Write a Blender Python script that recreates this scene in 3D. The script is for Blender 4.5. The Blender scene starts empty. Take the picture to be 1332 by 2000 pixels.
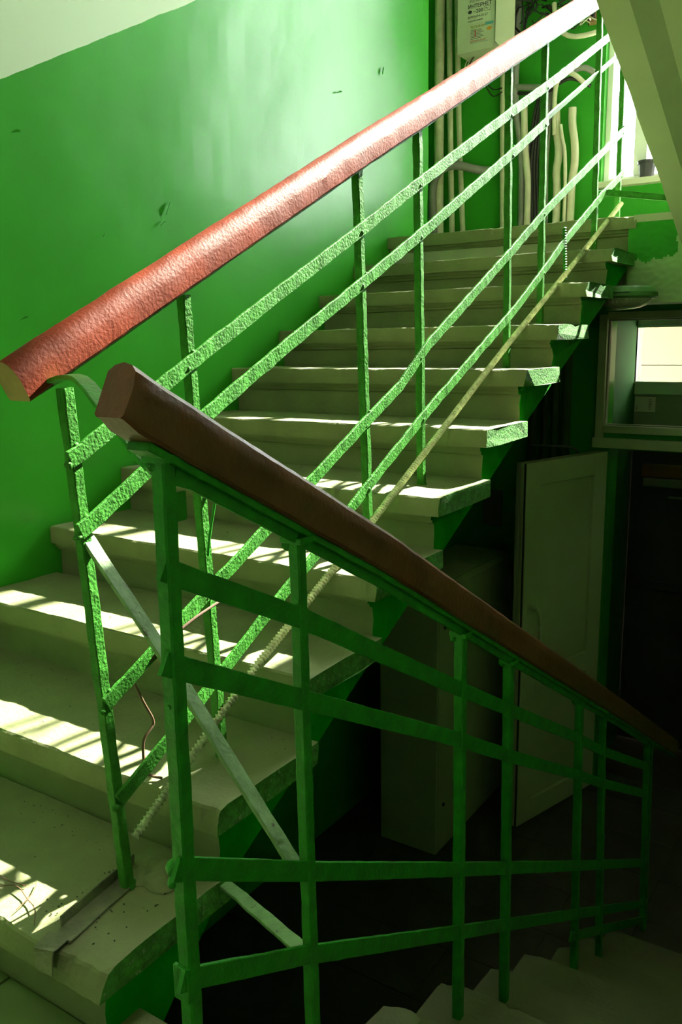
import bpy, bmesh, math, random
from mathutils import Vector, Matrix, noise
random.seed(7)
C = bpy.context.scene.collection
V = Vector

# ------------------------------------------------------------------ camera
cam = bpy.data.objects.new('camera', bpy.data.cameras.new('camera'))
C.objects.link(cam)
bpy.context.scene.camera = cam
cam.data.sensor_fit = 'VERTICAL'
cam.data.sensor_height = 36.0
cam.data.lens = 1663.741 / 2000 * 36.0
cam.data.clip_start = 0.02
_yaw, _pi, _ro = -0.5853, 0.1928, -0.0128
_f = V((math.sin(_yaw)*math.cos(_pi), math.cos(_yaw)*math.cos(_pi), -math.sin(_pi)))
_r = V((math.cos(_yaw), -math.sin(_yaw), 0)); _u = _r.cross(_f)
_R = _r*math.cos(_ro) + _u*math.sin(_ro); _U = -_r*math.sin(_ro) + _u*math.cos(_ro)
cam.matrix_world = Matrix(((_R.x, _U.x, -_f.x, 2.2257), (_R.y, _U.y, -_f.y, -0.7961), (_R.z, _U.z, -_f.z, 1.1644), (0, 0, 0, 1)))

# ------------------------------------------------------------------ light
world = bpy.data.worlds.new('daylight'); bpy.context.scene.world = world
world.use_nodes = True
wn = world.node_tree.nodes; bg = wn['Background']
bg.inputs[0].default_value = (0.95, 0.97, 1.0, 1); bg.inputs[1].default_value = 18.0
sun = bpy.data.objects.new('sun', bpy.data.lights.new('sun', 'SUN')); C.objects.link(sun)
sun.data.energy = 31; sun.data.angle = math.radians(0.7); sun.data.color = (1, .96, .84)
sun.rotation_euler = V((-.18, -1, -.78)).to_track_quat('-Z', 'Y').to_euler()
sun.location = (2, 8, 8)
vs = bpy.context.scene.view_settings
vs.view_transform = 'Standard'; vs.look = 'None'; vs.gamma = 1; vs.use_curve_mapping = False
vs.exposure = 0.85

# ------------------------------------------------------------------ materials
def mat(name, col, rough=.5, var=.12, vscale=9, bump=.0, bscale=60, metal=0, col2=None, c2at=.62, c2scale=14, spec=.5):
    m = bpy.data.materials.new(name); m.use_nodes = True
    n, l = m.node_tree.nodes, m.node_tree.links
    b = n['Principled BSDF']; b.inputs['Roughness'].default_value = rough; b.inputs['Metallic'].default_value = metal
    b.inputs['Specular IOR Level'].default_value = spec
    tc = n.new('ShaderNodeTexCoord')
    t = n.new('ShaderNodeTexNoise'); t.inputs['Scale'].default_value = vscale; t.inputs['Detail'].default_value = 6
    l.new(tc.outputs['Object'], t.inputs['Vector'])
    r = n.new('ShaderNodeValToRGB')
    r.color_ramp.elements[0].position = .3; r.color_ramp.elements[1].position = .7
    r.color_ramp.elements[0].color = tuple(c*(1-var) for c in col) + (1,)
    r.color_ramp.elements[1].color = tuple(min(1, c*(1+var)) for c in col) + (1,)
    l.new(t.outputs['Fac'], r.inputs['Fac'])
    out = r.outputs['Color']
    if col2:
        t2 = n.new('ShaderNodeTexNoise'); t2.inputs['Scale'].default_value = c2scale; t2.inputs['Detail'].default_value = 10
        t2.inputs['Roughness'].default_value = .7
        l.new(tc.outputs['Object'], t2.inputs['Vector'])
        r2 = n.new('ShaderNodeValToRGB'); r2.color_ramp.elements[0].position = c2at; r2.color_ramp.elements[1].position = c2at + .05
        l.new(t2.outputs['Fac'], r2.inputs['Fac'])
        mx = n.new('ShaderNodeMix'); mx.data_type = 'RGBA'
        l.new(r2.outputs['Color'], mx.inputs[0]); l.new(out, mx.inputs[6]); mx.inputs[7].default_value = tuple(col2) + (1,)
        out = mx.outputs[2]
    l.new(out, b.inputs['Base Color'])
    if bump:
        t3 = n.new('ShaderNodeTexNoise'); t3.inputs['Scale'].default_value = bscale; t3.inputs['Detail'].default_value = 5
        l.new(tc.outputs['Object'], t3.inputs['Vector'])
        bp = n.new('ShaderNodeBump'); bp.inputs['Strength'].default_value = bump; bp.inputs['Distance'].default_value = .004
        l.new(t3.outputs['Fac'], bp.inputs['Height']); l.new(bp.outputs['Normal'], b.inputs['Normal'])
    m['out'] = 0
    return m

M = {}
GREEN = (.042, .330, .024)
M['wall_green'] = mat('wall_green', GREEN, .31, .10, 2.5, .10, 22, spec=.20)
M['cheek_green'] = mat('cheek_green', (.006, .32, .003), .85, .25, 8, .5, 90, spec=.12)
M['sunlit_green'] = mat('sunlit_green', (.050, .23, .026), .55, .22, 40, .6, 160, spec=.14, col2=(.22, .30, .12), c2at=.66, c2scale=60)  # upper railing's copy of the green paint, sunlit paleness put into the colour
M['shaded_green'] = mat('shaded_green', (.014, .24, .008), .48, .2, 30, .5, 120, col2=(.05, .12, .03), c2at=.70, c2scale=50)  # same green paint again, copy with shade put into the colour
M['brace'] = mat('brace_paint', (.20, .33, .14), .6, .2, 30, .6, 100, col2=(.12, .12, .08), c2at=.6, c2scale=45)
M['white'] = mat('whitewash', (.64, .76, .54), .7, .06, 4, .1, 30)
M['soffit'] = mat('soffit_wash', (.84, .88, .62), .75, .06, 4, .15, 25)
M['beam'] = mat('beam_wash', (.46, .62, .30), .7, .15, 6, .2, 30)
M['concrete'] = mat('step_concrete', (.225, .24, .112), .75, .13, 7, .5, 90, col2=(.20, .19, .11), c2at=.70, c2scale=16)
M['shaded_concrete'] = mat('shaded_step_concrete', (.15, .16, .08), .8, .13, 7, .4, 90, col2=(.10, .10, .05), c2at=.68, c2scale=14)  # step concrete darkened, shade of the lower flight put into the colour
M['edge'] = mat('worn_edge', (.07, .28, .035), .75, .35, 60, 1.0, 150, col2=(.34, .40, .22), c2at=.60, c2scale=70)
M['landing'] = mat('upper_landing_screed', (.50, .50, .34), .8, .1, 6, .3, 60)
M['tile'] = mat('landing_tile', (.18, .25, .09), .45, .2, 5, .2, 60)
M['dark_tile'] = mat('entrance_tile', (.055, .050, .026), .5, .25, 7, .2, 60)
M['grout'] = mat('grout', (.05, .05, .03), .9, .2)
M['sunlit_red_wood'] = mat('sunlit_red_wood', (.20, .030, .010), .50, .22, 14, .25, 160, spec=.14, col2=(.20, .060, .030), c2at=.62, c2scale=26)  # same dark red paint as the lower handrail, reddened as if sunlit
M['red_end'] = mat('bare_wood_end', (.42, .22, .10), .6, .2, 20, .3, 90)
M['shaded_red_wood'] = mat('shaded_red_wood', (.150, .040, .016), .36, .3, 12, .35, 100)  # same dark red paint as the upper handrail, browner copy for shade
M['pvc'] = mat('pvc', (.60, .66, .40), .35, .04, 5)
M['pvc_white'] = mat('pvc_white', (.82, .84, .78), .35, .03, 5)
M['metal_grey'] = mat('cabinet_metal', (.62, .64, .48), .45, .06, 5, .05, 40)
M['cabinet'] = mat('cabinet_paint', (.46, .54, .31), .45, .08, 4, .05, 40)
M['pipe'] = mat('pipe_paint', (.58, .56, .38), .5, .15, 20, .3, 60)
M['conduit'] = mat('conduit_grey', (.24, .24, .21), .5, .1, 20)
M['conduit_white'] = mat('conduit_white', (.66, .62, .46), .45, .08, 20)
M['black'] = mat('cable_black', (.022, .020, .020), .5, .1, 20)
M['brown_cable'] = mat('brown_cable', (.14, .075, .04), .6, .1, 20)
M['rust'] = mat('bare_steel', (.20, .195, .12), .7, .35, 20, .7, 110)
M['dark_door'] = mat('dark_door', (.028, .030, .018), .5, .1, 5)
M['brown_strip'] = mat('brown_strip', (.16, .055, .012), .6, .2, 12)
M['dark_wall'] = mat('dark_wall', (.06, .10, .035), .8, .2, 6)
M['outer'] = mat('outer_plaster', (.42, .44, .36), .8, .05, 5)
M['cream'] = mat('cream_cladding', (.20, .150, .080), .8, .03, 3)
M['paper'] = mat('paper', (.62, .64, .48), .7, .03, 10)
M['ink'] = mat('ink', (.03, .03, .05), .7, .02)
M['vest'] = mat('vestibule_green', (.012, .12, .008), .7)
M['dash'] = mat('dash', (.16, .17, .12), .8, .03)
M['lamp_base'] = mat('lamp_base', (.09, .22, .06), .5, .1, 10)
M['lens'] = mat('lamp_lens', (.50, .48, .36), .15, .05, 10, spec=.8)
M['wire'] = mat('bright_wire', (.60, .58, .42), .35, .05, 10, metal=.6)
M['rebar'] = mat('rebar', (.50, .54, .34), .6, .3, 50, .5, 200, col2=(.38, .36, .22), c2at=.55, c2scale=60)  # whitened steel, sunlight on the bar put into the colour
M['pot'] = mat('pot_grey', (.05, .05, .06), .5)
M['orange'] = mat('print_orange', (.75, .30, .03), .7, .02)
M['blue'] = mat('print_blue', (.10, .35, .45), .7, .02)
M['red'] = mat('print_red', (.55, .08, .05), .7, .02)
M['olive_print'] = mat('print_olive', (.30, .30, .04), .7, .02)
M['tag'] = mat('wood_chip', (.40, .22, .10), .7, .2)
M['asphalt'] = mat('asphalt', (.30, .30, .27), .9)

g = bpy.data.materials.new('window_glass'); g.use_nodes = True
n, l = g.node_tree.nodes, g.node_tree.links
for x in list(n):
    if x.type == 'BSDF_PRINCIPLED': n.remove(x)
tr = n.new('ShaderNodeBsdfTransparent'); tr.inputs[0].default_value = (.93, .95, .92, 1)
gl = n.new('ShaderNodeBsdfGlossy'); gl.inputs['Roughness'].default_value = .03
fr = n.new('ShaderNodeFresnel'); fr.inputs[0].default_value = 1.45
mx = n.new('ShaderNodeMixShader'); l.new(fr.outputs[0], mx.inputs[0]); l.new(tr.outputs[0], mx.inputs[1]); l.new(gl.outputs[0], mx.inputs[2])
l.new(mx.outputs[0], n['Material Output'].inputs[0]); M['glass'] = g

# left wall: green oil paint up to a line that climbs with the stair, whitewash above
m = M['wall_green'].copy(); m.name = 'two_tone_wall'; M['two_tone'] = m
n, l = m.node_tree.nodes, m.node_tree.links
b = n['Principled BSDF']
geo = n.new('ShaderNodeNewGeometry'); sp = n.new('ShaderNodeSeparateXYZ'); l.new(geo.outputs['Position'], sp.inputs[0])
m1 = n.new('ShaderNodeMath'); m1.operation = 'MULTIPLY_ADD'; l.new(sp.outputs['Y'], m1.inputs[0]); m1.inputs[1].default_value = -.541; l.new(sp.outputs['Z'], m1.inputs[2])
nz = n.new('ShaderNodeTexNoise'); nz.inputs['Scale'].default_value = 9; l.new(geo.outputs['Position'], nz.inputs['Vector'])
m2 = n.new('ShaderNodeMath'); m2.operation = 'MULTIPLY_ADD'; l.new(nz.outputs['Fac'], m2.inputs[0]); m2.inputs[1].default_value = .012; l.new(m1.outputs[0], m2.inputs[2])
m3 = n.new('ShaderNodeMath'); m3.operation = 'GREATER_THAN'; l.new(m2.outputs[0], m3.inputs[0]); m3.inputs[1].default_value = 1.915 - .541*.847 + .006
mxx = n.new('ShaderNodeMix'); mxx.data_type = 'RGBA'; l.new(m3.outputs[0], mxx.inputs[0])
old = b.inputs['Base Color'].links[0].from_socket
l.new(old, mxx.inputs[6]); mxx.inputs[7].default_value = (.64, .76, .54, 1); l.new(mxx.outputs[2], b.inputs['Base Color'])
m4 = n.new('ShaderNodeMath'); m4.operation = 'MULTIPLY_ADD'; l.new(m3.outputs[0], m4.inputs[0]); m4.inputs[1].default_value = .35; m4.inputs[2].default_value = .31
l.new(m4.outputs[0], b.inputs['Roughness'])

# ------------------------------------------------------------------ mesh helpers
def link(name, bm, m, parent=None, smooth=False):
    me = bpy.data.meshes.new(name)
    bmesh.ops.recalc_face_normals(bm, faces=bm.faces)
    bm.to_mesh(me); bm.free()
    for q in (m if isinstance(m, (list, tuple)) else [m]): me.materials.append(M[q])
    if smooth:
        for p in me.polygons: p.use_smooth = True
        if smooth != True: me.set_sharp_from_angle(angle=math.radians(smooth))
    o = bpy.data.objects.new(name, me); C.objects.link(o)
    if parent: o.parent = parent
    return o
def tag(o, label, cat, group=None):
    o['label'] = label; o['category'] = cat
    if group: o['group'] = group
    return o
def empty(name, loc=(0, 0, 0)):
    o = bpy.data.objects.new(name, None); C.objects.link(o); o.empty_display_size = .1; o['at'] = list(loc)
    return o
def struct(o): o['kind'] = 'structure'; return o
def box(bm, a, b, bev=0, mi=0, rz=None):
    a, b = V(a), V(b); c = (a+b)/2; s = b-a
    r = bmesh.ops.create_cube(bm, size=1, matrix=Matrix.Translation(c) @ Matrix.Diagonal((abs(s.x), abs(s.y), abs(s.z), 1)))
    vs_ = r['verts']; fs = {f for v in vs_ for f in v.link_faces}
    for f in fs: f.material_index = mi
    if bev:
        es = list({e for v in vs_ for e in v.link_edges})
        r2 = bmesh.ops.bevel(bm, geom=es, offset=bev, segments=2, affect='EDGES', profile=.7)
        for f in r2['faces']: f.material_index = mi
    return vs_
def B(name, a, b, m, parent=None, bev=0):
    bm = bmesh.new(); box(bm, a, b, bev); return link(name, bm, m, parent)
def dens(pts, step):
    out = [V(pts[0])]
    for a, b in zip(pts, pts[1:]):
        a, b = V(a), V(b); k = max(1, int((b-a).length/step))
        out += [a.lerp(b, i/k) for i in range(1, k+1)]
    return out
def smoothpts(pts, it=2):
    pts = [V(p) for p in pts]
    for _ in range(it):
        q = [pts[0]]
        for a, b in zip(pts, pts[1:]): q += [a.lerp(b, .25), a.lerp(b, .75)]
        pts = q + [pts[-1]]
    return pts
def sweep(bm, pts, sec, side=V((1, 0, 0)), mi=0, wob=0, seed=0, twist=None, capmi=None):
    """sweep a closed section (list of (s,t)) along points; s runs along side, t along up"""
    rings = []; n_ = len(pts)
    for i, p in enumerate(pts):
        t = (pts[min(i+1, n_-1)] - pts[max(i-1, 0)]).normalized()
        s = (side - t*side.dot(t)).normalized(); u = t.cross(s)
        if u.z < 0 and abs(u.z) > .05: u = -u; 
        if twist: 
            a = twist(i/(n_-1)); s, u = s*math.cos(a)+u*math.sin(a), u*math.cos(a)-s*math.sin(a)
        ring = []
        for j, (x, y) in enumerate(sec):
            q = p + s*x + u*y
            if wob: q += noise.noise_vector(q*28 + V((seed, 0, 0)))*wob
            ring.append(bm.verts.new(q))
        rings.append(ring)
    k = len(sec)
    for a, b in zip(rings, rings[1:]):
        for j in range(k):
            f = bm.faces.new((a[j], a[(j+1) % k], b[(j+1) % k], b[j])); f.material_index = mi
    f = bm.faces.new(rings[0][::-1]); f.material_index = mi if capmi is None else capmi
    f = bm.faces.new(rings[-1]); f.material_index = mi if capmi is None else capmi
def rect(w, h, c=.001): return [(-w/2+c, -h/2), (w/2-c, -h/2), (w/2, -h/2+c), (w/2, h/2-c), (w/2-c, h/2), (-w/2+c, h/2), (-w/2, h/2-c), (-w/2, -h/2+c)]
def circ(r, n_=10): return [(r*math.cos(2*math.pi*i/n_), r*math.sin(2*math.pi*i/n_)) for i in range(n_)]
def tube(bm, pts, r, n_=10, mi=0):
    pts = [V(p) for p in pts]
    t = (pts[-1]-pts[0]).normalized()
    side = V((1, 0, 0)) if abs(t.x) < .8 else V((0, 1, 0))
    sweep(bm, pts, circ(r, n_), side, mi)
def blob(bm, p, r, seed=0, mi=0):
    rr = bmesh.ops.create_icosphere(bm, subdivisions=2, radius=r, matrix=Matrix.Translation(V(p)))
    for v in rr['verts']:
        v.co += noise.noise_vector(v.co*60 + V((seed, 1, 2)))*r*.45
        for f in v.link_faces: f.material_index = mi

# ------------------------------------------------------------------ dimensions
H = .1534; D = .30; W = 1.21; ZF = -1.215; YB = 3.55; YU = 4.2; LH = .1534
def zsof(y): return .511*y - .065

# ------------------------------------------------------------------ setting: walls, floors, ceiling
def holed(name, x0, x1, z0, z1, y0, y1, holes, m):
    xs = sorted({x0, x1, *[h[0] for h in holes], *[h[1] for h in holes]})
    zs = sorted({z0, z1, *[h[2] for h in holes], *[h[3] for h in holes]})
    bm = bmesh.new()
    for a, b in zip(xs, xs[1:]):
        for c, d in zip(zs, zs[1:]):
            cx, cz = (a+b)/2, (c+d)/2
            if any(h[0] < cx < h[1] and h[2] < cz < h[3] for h in holes): continue
            box(bm, (a, y0, c), (b, y1, d))
    bmesh.ops.remove_doubles(bm, verts=bm.verts, dist=1e-5)
    return link(name, bm, m)
XR = 2.72
bm = bmesh.new()
ny, nzz = 110, 110
ys = [-2.4 + i*(3.43+2.4)/ny for i in range(ny+1)]; zs = [-1.3 + i*6.5/nzz for i in range(nzz+1)]
grid = [[bm.verts.new((noise.noise(V((0, y*2.2, z*2.2)))*.006 + noise.noise(V((3, y*9, z*9)))*.0012, y, z)) for z in zs] for y in ys]
for i in range(ny):
    for j in range(nzz): bm.faces.new((grid[i][j], grid[i+1][j], grid[i+1][j+1], grid[i][j+1]))
box(bm, (-.2, -2.4, -1.3), (-.03, 3.43, 5.2)); box(bm, (-.55, 3.38, 1.56), (-.0, 3.43, 5.2)); box(bm, (-.55, 3.43, 1.56), (-.45, YU, 5.2)); box(bm, (-.2, 3.43, -1.3), (0, YB+.16, 1.56))
struct(link('wall_left', bm, 'two_tone', smooth=False))
struct(B('wall_right', (XR, -2.4, -1.3), (XR+.2, YU+.3, 5.2), 'white'))
struct(B('wall_front', (-.2, -2.6, -1.3), (XR+.2, -2.4, 5.2), 'white'))
struct(holed('wall_entrance', 0, XR, ZF, 1.56, YB, YB+.16, [(.985, 1.92, ZF, .632), (.95, 1.95, .74, 1.285)], 'wall_green'))
struct(holed('wall_back', -.55, XR, 1.45, 5.2, YU, YU+.16, [(.682, 1.95, 2.035, 4.5)], 'wall_green'))
struct(B('ceiling', (-.6, -2.6, 5.2), (XR+.2, YU+.3, 5.35), 'white'))
# the flight's upper storey landing overhead, out of frame
struct(B('trim_upper_slab', (0, -2.4, 3.37), (XR, .15, 3.55), 'soffit'))
# entrance floor
fl = struct(B('floor', (-.1, -2.4, ZF-.12), (XR, YB+.16, ZF-.006), 'grout'))
tm = None
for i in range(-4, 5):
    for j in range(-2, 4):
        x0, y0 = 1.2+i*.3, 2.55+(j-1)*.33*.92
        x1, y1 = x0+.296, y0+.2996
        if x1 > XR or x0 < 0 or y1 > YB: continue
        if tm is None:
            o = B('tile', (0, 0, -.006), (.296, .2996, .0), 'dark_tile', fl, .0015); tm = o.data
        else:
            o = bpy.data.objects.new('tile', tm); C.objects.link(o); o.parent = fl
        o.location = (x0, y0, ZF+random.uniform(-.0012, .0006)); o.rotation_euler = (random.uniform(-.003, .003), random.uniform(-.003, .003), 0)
# middle landing where the camera stands
bm = bmesh.new(); box(bm, (0, -2.4, -.2), (1.16, .0, -.008)); box(bm, (1.16, -2.4, -.2), (XR, .105, -.008)); box(bm, (1.44, .1, -.2), (XR, .14, -.008))
ld = struct(link('floor_landing', bm, 'grout'))
tm = None
for i in range(-3, 6):
    for j in range(-3, 1):
        x0, y0 = .915+i*.3, .035-.3+j*.3
        x1 = x0+.296
        if x0 < 0: continue
        if x1 > 1.14 and False: continue
        if x0 > 1.19: continue
        if tm is None:
            o = B('tile', (0, 0, -.008), (.296, .296, 0), 'tile', ld, .0015); tm = o.data
        else:
            o = bpy.data.objects.new('tile', tm); C.objects.link(o); o.parent = ld
        o.location = (x0, y0, random.uniform(-.0012, .0006)); o.rotation_euler = (random.uniform(-.004, .004), random.uniform(-.004, .004), 0)
o = B('edge_slab', (1.165, -.28, -.05), (1.44, .108, .004), 'concrete', ld, .004)
o = B('edge_slab', (1.445, -.28, -.05), (XR, .150, .0), 'concrete', ld, .004)
# upper landing
bm = bmesh.new(); box(bm, (0, 3.035, 1.56), (1.2, YU, 1.687)); box(bm, (1.2, 3.0, 1.655), (XR, YU, 1.685)); box(bm, (-.45, 3.43, 1.56), (0, YU, 1.687)); box(bm, (1.2, 3.2, 1.56), (XR, YU, 1.655))
struct(link('floor_upper_landing', bm, 'landing'))
bm = bmesh.new()
ys_ = 3.0
n1, n2 = 190, 45
gr = [[bm.verts.new((1.18+(XR-1.18)*i/n1, ys_+noise.noise(V((i*.3, j*.4, 0)))*.002, 1.325+.33*j/n2)) for j in range(n2+1)] for i in range(n1+1)]
for i in range(n1):
    for j in range(n2):
        f = bm.faces.new((gr[i][j], gr[i+1][j], gr[i+1][j+1], gr[i][j+1]))
        xx, zz = 1.18+(XR-1.18)*(i+.5)/n1, 1.325+.33*(j+.5)/n2
        if zz > 1.505+.03*(noise.noise(V((xx*14, zz*9, 1)))+.6*noise.noise(V((xx*60, zz*20, 1)))) and xx < 1.385+.02*noise.noise(V((zz*20, 3, 1))): f.material_index = 1
box(bm, (1.215, 3.004, 1.325), (XR, 3.2, 1.655)); box(bm, (0, 3.08, 1.36), (1.215, 3.2, 1.56))
struct(link('trim_landing_beam', bm, ['beam', 'wall_green']))

# ------------------------------------------------------------------ steps
def step_mesh(x0, x1, side_in, s, yn, zt, dep, rise, zs0, zs1, chips, seed, end_sign=1, body=True, mats=('concrete', 'cheek_green', 'edge'), nyn0=None):
    """one step; s=+1 flight climbs towards +y (nose faces -y), s=-1 the nose faces +y.
    end_sign +1: free end at x1, -1: free end at x0"""
    bm = bmesh.new()
    def prism(prof, a, b, nseg, amp, endmi, chipf=None, fmi=0):
        rings = []
        for i in range(nseg+1):
            x = a + (b-a)*i/nseg
            tt = (x-x0)/(x1-x0)
            yy = yn if nyn0 is None else nyn0 + (yn-nyn0)*tt
            ring = []
            for (u, v, w_) in prof:
                p = V((x, yy + s*u, zt + v))
                nv = noise.noise_vector(V((x*9, u*14+seed*3.1, v*14)))
                p += V((0, nv.y, nv.z))*amp
                nv = noise.noise_vector(V((x*42, u*60+seed*3.1, v*60)))
                p += V((0, nv.y, nv.z))*amp*.55
                if w_:
                    k = chipf(x) if chipf else 0
                    p += V((0, s*k*w_, -k*w_*.45))
                # round off the free end a little
                if w_ and end_sign > 0 and x > x1-.05: p += V((0, s*.002, -.002))*w_*(x-(x1-.05))/.05
                if w_ and end_sign < 0 and x < x0+.05: p += V((0, s*.004, -.006))*w_*((x0+.05)-x)/.05
                if i == (nseg if end_sign > 0 else 0):
                    nv = noise.noise(V((yy*30+u*26, v*50, seed)))
                    p.x += (.005 if zt < 1.0 else .012)*nv*end_sign
                ring.append(bm.verts.new(p))
            rings.append(ring)
        k = len(prof)
        for a_, b_ in zip(rings, rings[1:]):
            for j in range(k):
                f = bm.faces.new((a_[j], a_[(j+1) % k], b_[(j+1) % k], b_[j])); f.material_index = fmi
        for r_, isend in ((rings[0], end_sign < 0), (rings[-1], end_sign > 0)):
            f = bm.faces.new(r_); f.material_index = endmi if isend else 0
    def chipf(x):
        t = noise.noise(V((x*13, seed*7.7, 0)))*.5 + noise.noise(V((x*37, seed*3.3, 5)))*.35
        k = max(0, t-.22)*.03
        for cx, cw, cd in chips:
            q = abs(x-cx)/cw
            if q < 1: k += cd*(1-q*q)*(.7+.5*noise.noise(V((x*50, seed, 2))))
        return k
    slab = [(0, -.004, 1), (.005, 0, 1), (.03, 0, .5), (.08, 0, 0), (.14, 0, 0), (.2, 0, 0), (.26, 0, 0), (dep+.03, 0, 0), (dep+.03, -.05, 0), (.2, -.054, 0), (.08, -.054, 0), (.0, -.054, .0), (0, -.03, .35)]
    prism(slab, x0, x1, 90, .0022, 2, chipf)
    bx0, bx1 = (x0, x1-side_in) if end_sign > 0 else (x0+side_in, x1)
    if body:
        bp = [(.017, -.05, 0), (.017, -.068, 0), (.024, -.069, 0), (.026, -.078, 0), (.036, -.082, 0), (.036, -.11, 0), (.036, -.14, 0), (.036, min(-rise-.01, zs0-zt), 0), (dep+.036, zs1-zt, 0), (dep+.036, -.05, 0)]
        prism(bp, bx0, bx1, 40, .0015, 1)
    return bm
YN = [-.002, .297, .604, .880, 1.205, 1.518, 1.804, 2.085, 2.385, 2.680, 2.995]
ZN = [.1545, .3035, .463, .615, .765, .918, 1.083, 1.229, 1.384, 1.529, 1.686]
YL = [0, .30, .60, .893, 1.2, 1.5, 1.797, 2.105, 2.41, 2.695, 3.01]
CH = {1: [(.93, .06, .012), (1.13, .06, .018), (1.2, .05, .02)], 2: [(.72, .05, .010), (.35, .22, .006), (1.2, .03, .012)], 3: [(.25, .05, .010), (.40, .04, .008), (.50, .05, .006)], 4: [(1.2, .02, .01)], 5: [(.98, .16, .026), (1.16, .06, .016)], 6: [(1.08, .06, .006)],
      7: [(1.1, .06, .006)], 8: [(1.07, .05, .010), (1.17, .05, .012)], 9: [(1.18, .04, .012)], 10: [(1.15, .07, .012)], 11: [(1.17, .05, .016)]}
up = empty('upper_staircase')
tag(up, 'worn olive concrete flight of steps climbing along the green wall, green painted ends', 'staircase')
for k in range(1, 12):
    y, z = YN[k-1], ZN[k-1]
    yb = YN[k] if k < 11 else y+.03
    dep = (yb-y) if k < 11 else .03
    zs0, zs1 = zsof(y+.036), zsof(y+dep+.036)
    if k == 1: zs0 = -.19
    bm = step_mesh(0, W, .030, 1, y, z, dep, H, zs0, zs1, CH.get(k, []), k, 1, nyn0=YL[k-1])
    o = link('step', bm, ['concrete', 'cheek_green', 'edge'], up)
# crumbled plaster left under some step corners and light edge of the soffit
lo = empty('lower_staircase')
tag(lo, 'grey concrete flight descending to the entrance, broken left corners, shade toned into the concrete', 'staircase')
XL = 1.44
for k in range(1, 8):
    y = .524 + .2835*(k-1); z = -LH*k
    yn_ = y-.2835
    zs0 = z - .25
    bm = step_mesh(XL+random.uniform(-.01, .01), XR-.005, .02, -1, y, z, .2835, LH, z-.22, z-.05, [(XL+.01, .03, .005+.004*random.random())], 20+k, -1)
    link('step', bm, 'shaded_concrete', lo)

# ------------------------------------------------------------------ flight overhead (soffit seen top right)
fo = empty('overhead_staircase')
tag(fo, 'underside of the next concrete flight, pale green wash with a raised edge rib', 'staircase')
def sz(y): return 2.052 - .446*(y-1.643)
bm = bmesh.new()
prof = [(1.44, 0), (1.52, 0), (1.575, .05), (2.45, .05), (2.55, 0), (XR, 0)]
ra = []
for i in range(31):
    y = 3.04 - i*(3.04+.1)/30
    ra.append([bm.verts.new((x+ (noise.noise(V((y*12, x, 0)))*.004 if j == 0 else 0), y, sz(y)+d_)) for j, (x, d_) in enumerate(prof)] + [bm.verts.new((XR, y, sz(y)+.14)), bm.verts.new((1.44, y, sz(y)+.14))])
for a, b in zip(ra, ra[1:]):
    for j in range(len(ra[0])): 
        q = bm.faces.new((a[j], a[(j+1) % 8], b[(j+1) % 8], b[j]))
        if j == 7: q.material_index = 1
bm.faces.new(ra[0]); bm.faces.new(ra[-1])
link('soffit', bm, ['soffit', 'cheek_green'], fo)
for k in range(1, 11):
    y = 2.98 - .29*k; z = 1.686 + H*k
    bm = bmesh.new()
    box(bm, (1.45, y-.02, max(z-.05, 0)), (XR-.005, y+.30, z)); zb = sz(y-.02)+.07
    if zb < z-.06: box(bm, (1.46, y, zb), (XR-.005, y+.27, z-.045))
    link('step', bm, 'concrete', fo)

# ------------------------------------------------------------------ upper railing
ur = empty('stair_railing')
tag(ur, 'green iron railing of the upper flight with a worn red wooden handrail, both toned for sunlight', 'railing')
X1 = 1.07
def P3(x, lst): return [V((x, a, b)) for a, b in lst]
def smooth_lin(pts, step=.03): return dens(smoothpts(pts, 2), step)
SEC_H = [(-.024, -.034), (.024, -.034), (.027, -.030), (.028, .000), (.026, .006), (.023, .016), (.016, .027), (.008, .033), (0, .035), (-.008, .033), (-.016, .027), (-.023, .016), (-.028, .006), (-.027, -.030)]
hp = [(.030, 1.116), (.10, 1.152), (.45, 1.328), (1.04, 1.623), (1.40, 1.797), (1.97, 2.080), (2.60, 2.388), (3.25, 2.705)]
bm = bmesh.new(); sweep(bm, dens(P3(X1, hp), .02), SEC_H, wob=.0014, seed=1, capmi=1)
link('handrail', bm, ['sunlit_red_wood', 'red_end'], ur, smooth=24)
strap = [(y, z-.040) for y, z in hp]; strap[0] = (.07, 1.098)
bm = bmesh.new(); sweep(bm, dens(P3(X1, strap), .04), rect(.034, .007), wob=.0012)
link('handrail_strap', bm, 'sunlit_green', ur)
posts = [((.131, 1.102), (.192, .150)), ((.420, 1.263), (.473, .300)), ((1.036, 1.583), (1.080, .610)), ((1.338, 1.736), (1.373, .760)), ((1.946, 2.030), (1.985, 1.078)), ((2.257, 2.186), (2.290, 1.225)), ((2.841, 2.47), (2.890, 1.525)), ((3.180, 2.635), (3.205, 1.684))]
rails = {
 'A': [(.120, .985), (.149, .997), (.432, 1.144), (1.04, 1.443), (1.354, 1.601), (1.979, 1.907), (2.279, 2.05), (2.93, 2.372)],
 'B': [(.130, .862), (.156, .874), (.288, .944), (.465, 1.039), (.73, 1.169), (1.062, 1.326), (1.361, 1.469), (2.0, 1.789), (2.27, 1.928)],
 'C': [(.160, .542), (.174, .548), (.443, .681), (.611, .762), (.816, .860), (1.083, .990), (1.225, 1.056), (1.389, 1.166), (1.986, 1.471), (2.282, 1.630), (3.239, 2.089)],
 'D': [(.175, .346), (.19, .354), (.322, .419), (.53, .529), (.658, .599), (.799, .667), (1.093, .827), (1.392, .981), (2.021, 1.281), (2.311, 1.44), (2.482, 1.540)],
 'D2': [(2.482, 1.540), (2.93, 1.766), (3.226, 1.899)]}
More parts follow.
